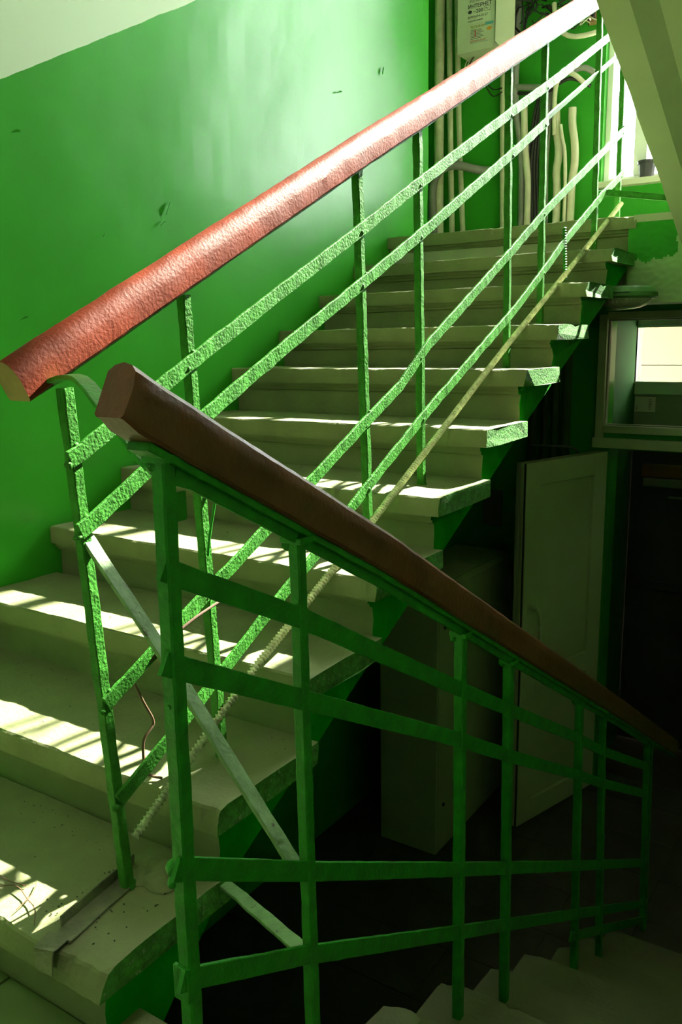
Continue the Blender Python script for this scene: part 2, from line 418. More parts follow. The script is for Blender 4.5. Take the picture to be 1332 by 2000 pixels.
def crossing(pl, pt):
    (a, b), (c, d) = pt
    for (y0, z0), (y1, z1) in zip(pl, pl[1:]):
        for t in [i/20 for i in range(21)]:
            y, z = y0+(y1-y0)*t, z0+(z1-z0)*t
            k = (z-b)/(d-b)
            if 0 <= k <= 1 and abs(a+(c-a)*k-y) < .012: return y, z
for i, ((a, b), (c, d)) in enumerate(posts):
    bm = bmesh.new()
    sweep(bm, dens([V((X1, a, b)), V((X1, c, d))], .02), rect(.021, .021, .002), V((1, 0, 0)), wob=.0018, seed=i)
    for kk, pl in rails.items():
        q = crossing(pl, ((a, b), (c, d)))
        if q: blob(bm, (X1+.011, q[0]-.008, q[1]-.012), .0075, i); blob(bm, (X1+.010, q[0]+.012, q[1]+.018), .006, i+9)
    blob(bm, (X1, c, d+.004), .016, i+4)
    link('post', bm, 'sunlit_green', ur)
for kk, pl in rails.items():
    bm = bmesh.new()
    xx = X1+.013
    sweep(bm, dens(P3(xx, pl), .02), rect(.007, .030, .001), wob=.0020, seed=ord(kk[0]))
    link('rail', bm, 'sunlit_green', ur)
bm = bmesh.new(); pl = [(2.26, 1.925), (2.33, 1.96), (2.6, 2.095), (3.15, 2.370)]
sweep(bm, dens(P3(X1-.002, pl), .03), rect(.030, .007, .001), wob=.001, twist=lambda t: 1.0)
link('rail', bm, 'sunlit_green', ur)
# ribbed reinforcing bar as the lowest rail
reb = dens(P3(X1+.020, [(.200, .262), (.456, .412), (.578, .480), (.908, .640), (1.067, .715), (1.34, .854), (1.745, 1.063), (1.969, 1.175), (2.481, 1.418), (3.195, 1.768)]), .05)
def rebar(bm, pts, r, pitch=.0095):
    pts = dens(pts, .05); L = sum((b-a).length for a, b in zip(pts, pts[1:]))
    tube(bm, pts, r*.76, 8)
    acc = 0; nxt = 0
    for a, b in zip(pts, pts[1:]):
        d_ = (b-a).length; t = (b-a).normalized()
        while nxt < acc+d_:
            p = a + t*(nxt-acc)
            s_ = V((1, 0, 0)); u_ = t.cross(s_)
            for sg in (1, -1):
                k = [p + (s_*math.cos(w)+u_*math.sin(w))*r*rr + t*(sg*.0016*math.cos(w) + dz) for w in ([math.pi*q/4 + (0 if sg > 0 else math.pi) - math.pi/2 + .1 for q in range(5)]) for rr, dz in ((.74, -.0022), (1.22, 0), (.74, .0022))]
                vs_ = [bm.verts.new(q) for q in k]
                for q in range(4):
                    for w in range(2): bm.faces.new((vs_[q*3+w], vs_[q*3+w+1], vs_[(q+1)*3+w+1], vs_[(q+1)*3+w]))
            nxt += pitch
        acc += d_
bm = bmesh.new(); rebar(bm, reb, .0085)
link('ribbed_bar', bm, 'rebar', ur)
bm = bmesh.new(); rebar(bm, [V((X1+.012, 2.482, 1.592)), V((X1+.012, 2.510, 1.400))], .0075)
link('ribbed_stub', bm, 'shaded_green', ur)
bm = bmesh.new(); sweep(bm, dens([V((1.064, 2.945, 1.775)), V((1.09, 2.985, 1.783)), V((1.32, 2.992, 1.742)), V((1.50, 3.0, 1.715))], .02), rect(.006, .026, .001), V((0, 1, 0)), wob=.001)
link('guard_bar', bm, 'sunlit_green', ur)

# ------------------------------------------------------------------ lower railing
lr = empty('stair_railing')
tag(lr, 'green iron railing of the lower flight with a red handrail, both toned for shade, nearest the camera', 'railing')
X2 = 1.52
hp2 = [(-.158, 1.116), (-.06, 1.062), (.12, .968), (.373, .835), (.97, .499), (1.9, -.020), (2.84, -.555)]
SEC_L = [(-.022, -.034), (.022, -.034), (.026, -.030), (.027, .004), (.026, .012), (.021, .024), (.013, .031), (0, .034), (-.013, .031), (-.021, .024), (-.026, .012), (-.027, -.030)]
pts = dens(P3(X2, hp2), .02)
bm = bmesh.new(); sweep(bm, [pts[0]+V((0, -.006, .003))]+pts, SEC_L, wob=.0012, seed=5)
for v in bm.verts:
    if (v.co-pts[0]).length < .05 and v.co.y < pts[0].y-.0: v.co += (pts[0]+V((0, 0, 0))-v.co)*.14
link('handrail', bm, 'shaded_red_wood', lr, smooth=24)
bm = bmesh.new(); sp_ = [(y, z-.043) for y, z in hp2]; sp_[0] = (-.135, 1.058); sweep(bm, dens(P3(X2, sp_), .03), rect(.036, .010), wob=.0016)
link('handrail_strap', bm, 'shaded_green', lr)
bm = bmesh.new(); sp_ = [(y, z-.054) for y, z in hp2]; sp_[0] = (-.090, 1.018); sp_[-1] = (2.45, -.392); sweep(bm, dens(P3(X2+.006, sp_), .03), rect(.006, .020), wob=.0010)
link('handrail_flat', bm, 'shaded_green', lr)
lposts = [((-.1, 1.04), (-.1, .004)), ((.154, .895), (.171, -.150)), ((.7, .592), (.714, -.307)), ((.958, .450), (.984, -.46)), ((1.5, .157), (1.563, -.768)), ((1.744, .016), (1.841, -.921)), ((2.364, -.330), (2.479, ZF)), ((2.42, -.36), (2.50, ZF))]
lrails = [[(-.115, .914), (-.091, .901), (.15, .781), (.692, .477), (.954, .333), (1.482, .046), (1.724, -.097), (2.36, -.435)],
 [(-.12, .800), (-.095, .786), (.152, .654), (.69, .368), (.955, .218), (1.483, -.07), (1.742, -.216), (2.38, -.560)],
 [(-.12, .53), (-.091, .515), (.161, .368), (.692, .071), (.964, -.079), (1.512, -.381), (2.41, -.872)],
 [(-.12, .372), (-.087, .356), (.156, .226), (.697, -.083), (.974, -.24), (1.523, -.552), (2.45, -1.08)],
 [(1.50, -.615), (1.83, -.802), (2.505, -1.186)]]
for i, ((a, b), (c, d)) in enumerate(lposts):
    bm = bmesh.new()
    w_ = .0215 if i != 1 else .0195
    sweep(bm, dens([V((X2, a, b)), V((X2, c, d))], .02), rect(w_, w_, .0025), V((1, 0, 0)), wob=.0011, seed=30+i)
    box(bm, (X2-.019, a-.016, b-.004), (X2+.019, a+.016, b+.006), .002)
    blob(bm, (X2-.012, a-.006, b-.008), .009, i)
    if i == 0:
        blob(bm, (X2-.012, a-.008, .520), .010, 3); blob(bm, (X2-.012, a-.008, .500), .008, 8)
        box(bm, (X2-.016, a-.014, .335), (X2+.010, a-.008, .385), .002)
        box(bm, (X2+.006, a+.008, .965), (X2+.010, a+.026, 1.000), .003)
        for zz in (.90, .74, .35): 
            bmesh.ops.create_cone(bm, segments=8, radius1=.0035, radius2=.003, depth=.003, cap_ends=True, matrix=Matrix.Translation((X2, a-.0115, zz)) @ Matrix.Rotation(math.pi/2, 4, 'X'))
    link('post', bm, 'shaded_green', lr)
for i, pl in enumerate(lrails):
    bm = bmesh.new(); sweep(bm, dens(P3(X2+.004, pl), .02), rect(.007, .030, .001), wob=.0009, seed=50+i)
    link('rail', bm, 'shaded_green', lr)
# braces between the two railings
bm = bmesh.new(); g1 = [V((1.07, .152, .850)), V((1.085, .158, .826)), V((1.246, .165, .647)), V((1.40, .160, .478)), V((1.506, .155, .370)), V((1.515, .15, .362))]
sweep(bm, dens(smoothpts(g1, 2), .02), rect(.026, .008, .001), V((0, 1, 0)), wob=.0012)
link('brace', bm, 'brace', lr)
bm = bmesh.new(); g2 = [V((1.17, .30, .105)), V((1.366, .20, .155)), V((1.512, .150, .235))]
g2 = [V((1.18, .325, .135)), V((1.28, .28, .158)), V((1.512, .158, .225))]
sweep(bm, dens(g2, .02), rect(.024, .008, .001), V((0, 1, 0)), wob=.0012)
link('brace', bm, 'brace', lr)
bm = bmesh.new(); g3 = [V((1.07, .075, 1.105)), V((1.10, .095, 1.118)), V((1.16, .075, 1.125)), V((1.24, .03, 1.120)), V((1.32, -.01, 1.092)), V((1.40, -.04, 1.055)), V((1.46, -.07, 1.032)), V((1.51, -.09, 1.020))]
sweep(bm, dens(smoothpts(g3, 2), .02), rect(.026, .007, .001), V((0, 1, 0)), wob=.0010)
link('curved_strap', bm, 'shaded_green', lr)

# ------------------------------------------------------------------ scrap iron and mortar on the bottom step
bm = bmesh.new()
zt = ZN[0]
a_ = [V((1.030, .235, zt+.012)), V((1.062, .03, zt+.011))]
sweep(bm, dens([V((1.032, .245, zt+.014)), V((1.062, .045, zt+.012))], .02), rect(.004, .026, .001), wob=.001)
sweep(bm, dens([V((1.052, .250, zt+.003)), V((1.086, .025, zt+.003))], .02), rect(.042, .005, .001), wob=.001)
tag(link('angle_iron', bm, 'rust'), 'rusty angle iron lying on the bottom step against the first post', 'iron')
bm = bmesh.new(); sweep(bm, dens([V((1.075, .03, zt+.004)), V((1.085, -.010, zt+.004)), V((1.087, -.014, zt-.036))], .01), rect(.045, .003, .0008), wob=.001)
tag(link('steel_plate', bm, 'rust'), 'bent steel plate folded over the edge of the bottom step', 'plate')
bm = bmesh.new()
for (x, y, rx, ry, rz_) in [(1.075, .262, .055, .035, .018), (1.11, .235, .045, .03, .014), (1.06, .225, .04, .03, .012), (1.13, .262, .03, .025, .010)]:
    r = bmesh.ops.create_icosphere(bm, subdivisions=4, radius=1, matrix=Matrix.Translation((x, y, zt)) @ Matrix.Diagonal((rx, ry, rz_, 1)))
    for v in r['verts']: v.co += noise.noise_vector(v.co*55)*.004
tag(link('mortar_patch', bm, 'concrete'), 'lumpy mortar patch around the foot of the first railing post', 'mortar')
# twigs
tw = [[(.86, .055, 0), (.90, .075, .012), (.945, .06, .004), (.985, .05, .01), (1.02, .02, .006)], [(.92, .10, .002), (.95, .07, .014), (.955, .03, .004)], [(.80, .09, .0), (.86, .07, .01), (.91, .085, .003)]]
for i, t_ in enumerate(tw):
    bm = bmesh.new(); tube(bm, smoothpts([V((x, y, zt+.003+z*.6)) for x, y, z in t_], 2), .0011, 6)
    tag(link('twig', bm, 'brown_cable'), ['long thin dark twig on the bottom step pointing at the angle iron', 'short forked twig lying across the sunlit patch of the bottom step', 'thin twig furthest from the angle iron on the bottom step'][i], 'twig', 'twigs on the bottom step')
# loose wires
bm = bmesh.new()
wp = [(1.094, .485, .660), (1.094, .43, .650), (1.094, .379, .640), (1.092, .315, .618), (1.088, .272, .592), (1.07, .258, .565), (1.04, .265, .545), (1.02, .286, .522), (1.015, .312, .47), (1.02, .334, .424), (1.02, .318, .412), (1.018, .300, .398), (1.02, .297, .361), (1.016, .302, .325), (1.02, .318, .312), (1.04, .325, .310)]
tube(bm, smoothpts([V(p) for p in wp], 3), .0030, 8)
tag(link('cable', bm, 'brown_cable'), 'loose brown wire hanging from the railing over the second step', 'cable')
bm = bmesh.new(); tube(bm, smoothpts([V((1.085, .478, .905)), V((1.09, .462, .86)), V((1.088, .445, .80)), V((1.088, .437, .755))], 2), .0028, 8)
tag(link('cable', bm, 'shaded_green'), 'short green painted wire hanging beside the second railing post', 'cable')
# cobweb strands
# ------------------------------------------------------------------ back wall services
def pipe(name, pts, r, m, label, cat, group=None, rings=0, sm=2):
    bm = bmesh.new(); pp = smoothpts([V(p) for p in pts], sm) if len(pts) > 2 else dens(pts, .2)
    if rings:
        pp = dens(pp, .006); 
        n_ = len(pp); ringv = []
        for i, p in enumerate(pp):
            t = (pp[min(i+1, n_-1)]-pp[max(i-1, 0)]).normalized(); s_ = V((0, 1, 0)) if abs(t.y) < .8 else V((1, 0, 0))
            s_ = (s_-t*s_.dot(t)).normalized(); u_ = t.cross(s_); rr = r*(1.0 if i % 2 else .90)
            ringv.append([bm.verts.new(p+(s_*math.cos(w*math.pi/5)+u_*math.sin(w*math.pi/5))*rr) for w in range(10)])
        for a, b in zip(ringv, ringv[1:]):
            for j in range(10): bm.faces.new((a[j], a[(j+1) % 10], b[(j+1) % 10], b[j]))
        bm.faces.new(ringv[0]); bm.faces.new(ringv[-1])
    else: tube(bm, pp, r, 12)
    o = link(name, bm, m, smooth=True); return tag(o, label, cat, group)
Y5 = 4.14
pipe('pipe', [(-0.2928, Y5, 1.688), (-0.2985, Y5, 2.4699), (-0.2985, Y5, 3.9644)], .030, 'pipe', 'thickest pale pipe standing in the wall corner left of the meter box', 'pipe')
pipe('pipe', [(-0.1973, Y5, 1.688), (-0.2272, Y5, 2.5848), (-0.2525, Y5, 3.9644)], .017, 'pipe', 'thin pale pipe beside the thick corner pipe', 'pipe')
pipe('pipe', [(-0.1261, Y5+.01, 1.688), (-0.179, Y5+.01, 2.5848), (-0.2123, Y5+.01, 3.9644)], .016, 'pipe', 'thin pale pipe closest to the sticker side of the meter box', 'pipe')
pipe('pipe', [(0.1291, Y5+.02, 1.688), (0.1107, Y5+.02, 2.3549), (0.0924, Y5+.02, 3.7344)], .021, 'pipe', 'single weathered pipe below the right side of the meter box', 'pipe')
pipe('corrugated_hose', [(-0.2985, 4.09, 1.688), (-0.3008, 4.07, 1.987), (-0.2928, 4.05, 2.125), (-0.2249, 4.03, 2.1963), (-0.133, 4.05, 2.2089), (-0.033, 4.12, 2.1767), (0.0464, 4.18, 2.171)], .026, 'conduit', 'grey corrugated hose arching low across the corner pipes', 'hose', rings=1)
pipe('corrugated_hose', [(0.2384, 4.15, 1.688), (0.2384, 4.15, 2.01), (0.2303, 4.15, 2.2744), (0.1843, 4.14, 2.5044), (0.1901, 4.14, 2.7688), (0.1958, 4.14, 3.2746)], .020, 'conduit', 'dark corrugated hose running up left of the black cable bundle', 'hose', rings=1)
cb = [([(0.2763, Y5, 1.688), (0.2809, Y5, 1.8951), (0.2809, Y5, 2.079), (0.2648, Y5, 2.1825), (0.2475, Y5, 2.3549), (0.2418, Y5, 2.5159)], .020, 'conduit_white', 'pale plastic conduit left of the black cables'),
      ([(0.451, Y5, 1.688), (0.4545, Y5, 1.8951), (0.4533, Y5, 2.0445), (0.4441, Y5, 2.1135), (0.4602, Y5, 2.217), (0.4395, Y5, 2.3319), (0.4315, Y5, 2.4699)], .022, 'conduit_white', 'wide pale conduit right of the black cables'),
      ([(0.5315, Y5, 1.688), (0.5372, Y5, 1.8951), (0.5361, Y5, 2.0445), (0.5522, Y5, 2.148), (0.5464, Y5, 2.263), (0.5269, Y5, 2.3549), (0.5269, Y5, 2.4411)], .022, 'conduit_white', 'rightmost pale conduit with a bend, nearest the window')]
for p_, r_, m_, lb in cb: pipe('conduit', p_, r_, m_, lb, 'conduit', 'conduits under the meter box')
pipe('hose', [(0.4349, 4.12, 2.3089), (0.4303, 4.11, 2.5044), (0.4487, 4.09, 2.5791), (0.5005, 4.07, 2.617), (0.5579, 4.08, 2.5906), (0.6039, 4.13, 2.5389)], .013, 'conduit_white', 'white hose looping over the top of the conduits', 'hose')
pipe('hose', [(0.4717, 4.11, 2.3549), (0.489, 4.1, 2.2744), (0.5062, 4.1, 2.217), (0.512, 4.11, 2.01), (0.5039, 4.12, 1.688)], .010, 'conduit_white', 'thin white hose slanting beside the rightmost conduit', 'hose')
for i, (dx, r_, m_) in enumerate([(-.03, .008, 'black'), (-.012, .009, 'black'), (.004, .009, 'black'), (.02, .008, 'black'), (.040, .009, 'conduit'), (.058, .009, 'conduit'), (.075, .008, 'conduit')]):
    pipe('cable', [(0.3246+dx, Y5+.01, 1.688), (0.3177+dx, Y5, 2.01), (0.3016+dx*1.1, Y5+.01, 2.1825), (0.328+dx, Y5, 2.4124), (0.3568+dx*.8, Y5, 2.5504)], r_, m_, ['leftmost black cable in the bundle by the conduits', 'second black cable from the left in the bundle', 'third black cable from the left in the bundle', 'fourth black cable from the left in the bundle', 'grey cable touching the black bundle', 'middle one of the three grey cables', 'grey cable touching the wide pale conduit'][i], 'cable', 'cable bundle on the back wall')
pipe('cable', [(0.1268, 4.15, 2.6136), (0.2418, 4.13, 2.5906), (0.3568, 4.12, 2.5676), (0.4257, 4.11, 2.5676), (0.4717, 4.1, 2.6078), (0.5867, 4.11, 2.6366), (0.6327, 4.15, 2.6078)], .016, 'conduit', 'thick dark cable crossing the wall above the conduits', 'cable')
pipe('cable', [(0.1498, 4.15, 2.5733), (0.2648, 4.13, 2.5561), (0.3798, 4.12, 2.5331), (0.4487, 4.1, 2.5676), (0.5292, 4.1, 2.5906), (0.6212, 4.15, 2.5389)], .010, 'black', 'black cable sagging under the thick crossing cable', 'cable')
pipe('hose', [(0.42, 4.09, 2.9757), (0.4372, 4.07, 2.8722), (0.4717, 4.05, 2.8148), (0.5349, 4.05, 2.7745), (0.6097, 4.06, 2.7711), (0.6844, 4.1, 2.7918)], .013, 'conduit_white', 'white hose looping below the tangle of wires near the ceiling', 'hose')
for i, (z0, dz) in enumerate([(2.6538, -.057), (2.6308, -.075), (2.6768, -.034)]):
    pipe('cable', [(-0.0284, 4.15, z0+.07), (0.0119, 4.12, z0), (0.0636, 4.11, z0+dz), (0.1211, 4.105, z0+dz+.004+.02*i)], .0035, 'black', ['middle thin wire drooping below the meter box', 'lowest thin wire drooping below the meter box', 'upper thin wire drooping below the meter box'][i], 'cable', 'thin wires below the meter box')
# tangle of wires: uncountable
bm = bmesh.new()
for i in range(60):
    c_ = V((random.uniform(.207, .656), 4.12, random.uniform(2.884, 3.25)))
    pp = [c_+V((random.uniform(-.09, .09), random.uniform(-.05, .03), random.uniform(-.09, .07))) for _ in range(5)]
    tube(bm, smoothpts(pp, 2), random.choice([.003, .004, .006]), 6)
o = tag(link('wire_tangle', bm, 'black'), 'dark tangle of wires at the top of the back wall', 'wires'); o['kind'] = 'stuff'
bm = bmesh.new()
for i in range(12):
    c_ = V((random.uniform(.564, .679), 4.09, random.uniform(2.838, 3.045)))
    pp = [c_+V((random.uniform(-.05, .05), random.uniform(-.05, .03), random.uniform(-.06, .05))) for _ in range(4)]
    tube(bm, smoothpts(pp, 2), .003, 6)
o = tag(link('wire_bundle', bm, 'conduit_white'), 'pale thin wires bundled beside the window top', 'wires'); o['kind'] = 'stuff'
# junction lamp of plaster above tangle
tag(B('junction_box', (0.2303, 4.07, 3.0677), (0.3568, 4.2, 3.2286), 'conduit', bev=.01), 'round-edged grey junction box among the wires', 'junction box')
# meter box
mb = empty('meter_box'); tag(mb, 'pale grey metal meter box with stickers and its lid ajar', 'box')
bm = bmesh.new(); box(bm, (-0.1203, 4.01, 2.7952), (0.1096, YU, 3.447), .004); link('box_body', bm, 'metal_grey', mb)
bm = bmesh.new()
lid = [(0, .03), (.03, -.0), (.105, -.0), (.105, .58), (0, .58)]
for yy in (0, -.012): pass
A = V((0.1176, 4.0, 2.786)); dr = V((.115, .06, 0)).normalized(); nr = V((-dr.y, dr.x, 0))*-.014
f1 = [bm.verts.new(A+dr*u+V((0, 0, w))) for u, w in lid]; f2 = [bm.verts.new(A+dr*u+V((0, 0, w))+nr) for u, w in lid]
bm.faces.new(f1); bm.faces.new(f2[::-1])
for i in range(5): bm.faces.new((f1[i], f1[(i+1) % 5], f2[(i+1) % 5], f2[i]))
link('lid', bm, 'metal_grey', mb)
def text(s, loc, size, m, parent, name='lettering', bold=0):
    cu = bpy.data.curves.new(name, 'FONT'); cu.body = s; cu.size = size; cu.extrude = .0004; cu.offset = bold; cu.resolution_u = 2
    t = bpy.data.objects.new(name, cu); C.objects.link(t)
    bpy.context.view_layer.update()
    me = bpy.data.meshes.new_from_object(t.evaluated_get(bpy.context.evaluated_depsgraph_get()))
    C.objects.unlink(t); bpy.data.objects.remove(t)
    o = bpy.data.objects.new(name, me); C.objects.link(o); me.materials.clear(); me.materials.append(M[m])
    o.location = loc; o.rotation_euler = (math.pi/2, 0, 0); o.parent = parent
    return o
s1 = empty('sticker'); tag(s1, 'white advertising sticker with black lettering on the meter box', 'sticker')
B('sheet', (-0.0594, 4.0085, 2.9366), (0.0878, 4.0098, 3.07), 'paper', s1)
text('Ростелеком', (-0.0456, 4.0082, 3.0481), 0.0207, 'ink', s1)
text('ИНТЕРНЕТ', (-0.0542, 4.0082, 3.0194), 0.027, 'ink', s1, bold=.0006)
text('от', (-0.0203, 4.0082, 2.9952), 0.0138, 'ink', s1)
text('200', (-0.0042, 4.0082, 2.9918), 0.0276, 'ink', s1, bold=.0004)
text('TV', (0.051, 4.0082, 2.9975), 0.0149, 'ink', s1)
text('8(999)694-05-27', (-0.0542, 4.0082, 2.9677), 0.0178, 'ink', s1)
text('подключение', (-0.0542, 4.0082, 2.9493), 0.0138, 'ink', s1)
bm = bmesh.new()
for a, b in (((0.0441, 2.9918), (0.0809, 2.9935)), ((0.0441, 3.0142), (0.0809, 3.0159)), ((0.0441, 2.9918), (0.0458, 3.0159)), ((0.0791, 2.9918), (0.0809, 3.0159))): box(bm, (a[0], 4.0078, a[1]), (b[0], 4.0083, b[1]))
link('tv_mark', bm, 'ink', s1)
bm = bmesh.new(); bmesh.ops.create_uvsphere(bm, u_segments=20, v_segments=8, radius=1, matrix=Matrix.Translation((-0.0416, 4.0082, 3.001)) @ Matrix.Diagonal((.0125, .0004, .009, 1)))
link('wifi_mark', bm, 'ink', s1)
s2 = empty('sticker'); tag(s2, 'coloured advertising sticker with an orange spot, below the lettered one on the meter box', 'sticker')
B('sheet', (-0.0422, 4.0085, 2.8355), (0.1027, 4.0098, 2.9343), 'paper', s2)
text('ТЕЛЕФОН', (-0.0387, 4.0082, 2.9136), 0.0184, 'olive_print', s2, bold=.0004)
for i in range(7):
    B('text_line', (-0.0364, 4.0079, 2.9033-.0075*i), (-0.0364+.063+.009*(i % 3), 4.0083, 2.9056-.0075*i), 'ink', s2)
text('8(999)694-05-27', (-0.0399, 4.0082, 2.8418), 0.0144, 'red', s2)
B('blue_band', (0.0533, 4.0079, 2.9182), (0.1015, 4.0084, 2.932), 'blue', s2)
bm = bmesh.new(); bmesh.ops.create_uvsphere(bm, u_segments=16, v_segments=8, radius=1, matrix=Matrix.Translation((0.0774, 4.0082, 2.8975)) @ Matrix.Diagonal((.016, .0006, .009, 1))); link('orange_spot', bm, 'orange', s2)
B('red_figure', (-0.01, 4.0076, 2.8665), (-0.0042, 4.0084, 2.9044), 'red', s2)
B('bottom_line', (-0.0387, 4.0079, 2.8372), (0.0694, 4.0084, 2.8389), 'blue', s2)
for i, x in enumerate((-0.1031, -0.0858, -0.0743)):
    pipe('cable', [(x+.02, 4.10, 2.7975), (x, 4.08, 2.7573), (x-.012+.004*i, 4.09, 2.6883), (x-.015, 4.17, 2.6308)], .003, 'conduit_white' if i < 2 else 'black', ['pale wire leaving the meter box, left one', 'pale wire leaving the meter box, middle one', 'black wire leaving the bottom of the meter box'][i], 'cable', 'wires under the meter box edge')
tag(B('wood_scrap', (0.5867, 4.15, 2.8607), (0.6557, 4.2, 2.9297), 'tag', bev=.004), 'small brown wooden chip fixed below the wires', 'wood')

# added fill lamp over the middle landing, unseen, lifts shaded steps and railings
sl = empty('stair_light'); tag(sl, 'added fill lamp over the middle landing, out of view above the camera', 'lamp')
bm = bmesh.new(); bmesh.ops.create_cone(bm, segments=32, radius1=.16, radius2=.18, depth=.04, cap_ends=True, matrix=Matrix.Translation((1.5, -.75, 3.35))); link('lamp_body', bm, 'lens', sl)
la = bpy.data.objects.new('lamp_light', bpy.data.lights.new('lamp_light', 'AREA')); C.objects.link(la)
la.data.shape = 'DISK'; la.data.size = .32; la.data.energy = 4; la.data.color = (1, .93, .78); la.location = (1.5, -.75, 3.325); la.parent = sl

# ------------------------------------------------------------------ window on the upper landing
w1 = struct(empty('window_1')); wx0, wx1, wz0, wz1 = .682, 1.95, 2.035, 4.5
fy0, fy1 = YU+.05, YU+.11
for nm, a, b in [('frame', (wx0, fy0, wz0), (wx0+.03, fy1, wz1)), ('frame', (wx1-.05, fy0, wz0), (wx1, fy1, wz1)), ('frame', (wx0+.03, fy0, wz0), (wx1-.05, fy1, wz0+.03)), ('frame', (wx0+.03, fy0, wz1-.05), (wx1-.05, fy1, wz1)), ('mullion', (.845, fy0-.01, wz0+.03), (.915, fy1+.01, wz1-.05))]:
    B(nm, a, b, 'pvc_white', w1, .004)
B('pane', (wx0+.03, fy0+.025, wz0+.03), (.845, fy0+.031, wz1-.05), 'glass', w1)
B('pane', (.915, fy0+.025, wz0+.03), (wx1-.05, fy0+.031, wz1-.05), 'glass', w1)
B('sill', (.655, YU-.06, 2.003), (1.02, fy0, 2.035), 'paper', w1, .006)
pt = empty('flower_pot'); tag(pt, 'small dark ribbed plastic pot on the window sill', 'pot')
bm = bmesh.new(); cx_, cy_ = .935, 4.19
for (z0, z1, r0, r1) in [(2.035, 2.105, .036, .044), (2.105, 2.122, .050, .052)]:
    ringz = [(z0, r0), (z1, r1)]
    rr = [[bm.verts.new((cx_+r*(1+.03*(i % 2))*math.cos(i*math.pi/14), cy_+r*(1+.03*(i % 2))*math.sin(i*math.pi/14), z)) for i in range(28)] for z, r in ringz]
    for i in range(28): bm.faces.new((rr[0][i], rr[0][(i+1) % 28], rr[1][(i+1) % 28], rr[1][i]))
    bm.faces.new(rr[0]); bm.faces.new(rr[1])
link('pot_body', bm, 'pot', pt)

# ------------------------------------------------------------------ entrance: frame, transom, doors
dz = .632
w2 = struct(empty('window_2'))
for a, b in [((.915, YB-.025, .650), (.955, YB+.05, 1.30)), ((.955, YB-.02, 1.275), (XR, YB+.05, 1.31)), ((.955, YB-.02, .715), (XR, YB+.05, .752))]:
    B('frame', a, b, 'pvc', w2, .003)
B('frame', (.905, YB-.035, .640), (XR, YB+.03, .690), 'pvc', w2, .004)
for a, b in [((.955, YB+.0, .752), (.962, YB+.03, 1.275)), ((.955, YB, 1.268), (1.94, YB+.03, 1.275)), ((.955, YB, .752), (1.94, YB+.03, .759))]:
    B('bead', a, b, 'outer', w2, .001)
B('pane', (.962, YB+.012, .759), (1.94, YB+.018, 1.268), 'glass', w2)
nt = empty('paper_note'); tag(nt, 'small square paper note stuck to the glass above the entrance door', 'note')
B('sheet', (1.099, YB+.008, .825), (1.197, YB+.0115, .898), 'paper', nt)
for i in range(7): B('text_line', (1.165, YB+.0072, .835+i*.008), (1.165+.012+.006*random.random(), YB+.0079, .838+i*.008), 'dash', nt)
for i in range(4): B('text_line', (1.105, YB+.0072, .835+i*.005), (1.112, YB+.0079, .8375+i*.005), 'dash', nt)
# vestibule
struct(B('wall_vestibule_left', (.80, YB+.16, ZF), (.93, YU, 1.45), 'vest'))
struct(B('wall_vestibule_right', (2.05, YB+.16, ZF), (2.2, YU, 1.45), 'dark_wall'))
struct(B('ceiling_vestibule', (.80, YB+.16, 1.45), (2.2, YU, 1.55), 'outer'))
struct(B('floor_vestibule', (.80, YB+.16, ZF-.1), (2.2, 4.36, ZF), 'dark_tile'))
struct(holed('wall_outer', .80, 2.2, ZF, 1.45, YU, YU+.16, [(.915, 1.9, .940, 1.25), (.905, 1.9, ZF, .56)], 'outer'))
for a, b in [((.915, 4.17, .935), (.930, 4.24, 1.253)), ((.930, 4.17, 1.242), (1.9, 4.24, 1.253)), ((.930, 4.17, .935), (1.9, 4.24, .945)), ((.857, 4.185, .875), (.914, 4.199, 1.32)), ((.914, 4.185, 1.254), (1.95, 4.199, 1.32)), ((.914, 4.185, .875), (1.95, 4.199, .934))]:
    B('frame', a, b, 'pvc_white', w2, .002)
# outer dark metal door, slightly short of its frame so daylight leaks along the edge
d2 = struct(empty('door_2'))
B('door_panel', (.9325, 4.205, ZF+.004), (1.898, 4.245, .556), 'dark_door', d2, .004)
B('door_frame', (.905, 4.17, ZF), (.930, 4.28, .56), 'dark_door', d2)
B('brown_strip', (1.0, 4.16, .412), (1.86, 4.20, .483), 'brown_strip', d2, .003)
B('door_closer', (1.02, 4.12, .362), (1.24, 4.16, .408), 'dash', d2, .008)
B('closer_arm', (1.16, 4.13, .30), (1.24, 4.15, .312), 'dash', d2, .003)
B('cross_rail', (.95, 4.185, -.25), (1.86, 4.205, -.20), 'dark_door', d2, .003)
# inner white door, open
d1 = struct(empty('door_1'))
hx, hy = .985, 3.53; ex, ey = .800, 2.905
dv = V((ex-hx, ey-hy, 0)); LW = dv.length; dv.normalize(); nv_ = V((dv.y, -dv.x, 0))  # outward normal guess
if nv_.x < 0: nv_ = -nv_
mtx = Matrix(((dv.x, nv_.x, 0, hx), (dv.y, nv_.y, 0, hy), (0, 0, 1, 0), (0, 0, 0, 1)))
def DB(name, a, b, m, bev=0, par=None):
    bm = bmesh.new(); box(bm, a, b, bev); bmesh.ops.transform(bm, matrix=mtx, verts=bm.verts); return link(name, bm, m, par or d1)
z0, z1 = ZF+.008, .622
DB('stile', (0, -.06, z0), (.11, 0, z1), 'pvc', .003); DB('stile', (LW-.11, -.06, z0), (LW, 0, z1), 'pvc', .003)
DB('door_rail', (.11, -.06, z1-.11), (LW-.11, 0, z1), 'pvc', .003); DB('door_rail', (.11, -.06, z0), (LW-.11, 0, z0+.11), 'pvc', .003); DB('door_rail', (.11, -.06, -.52), (LW-.11, 0, -.42), 'pvc', .003)
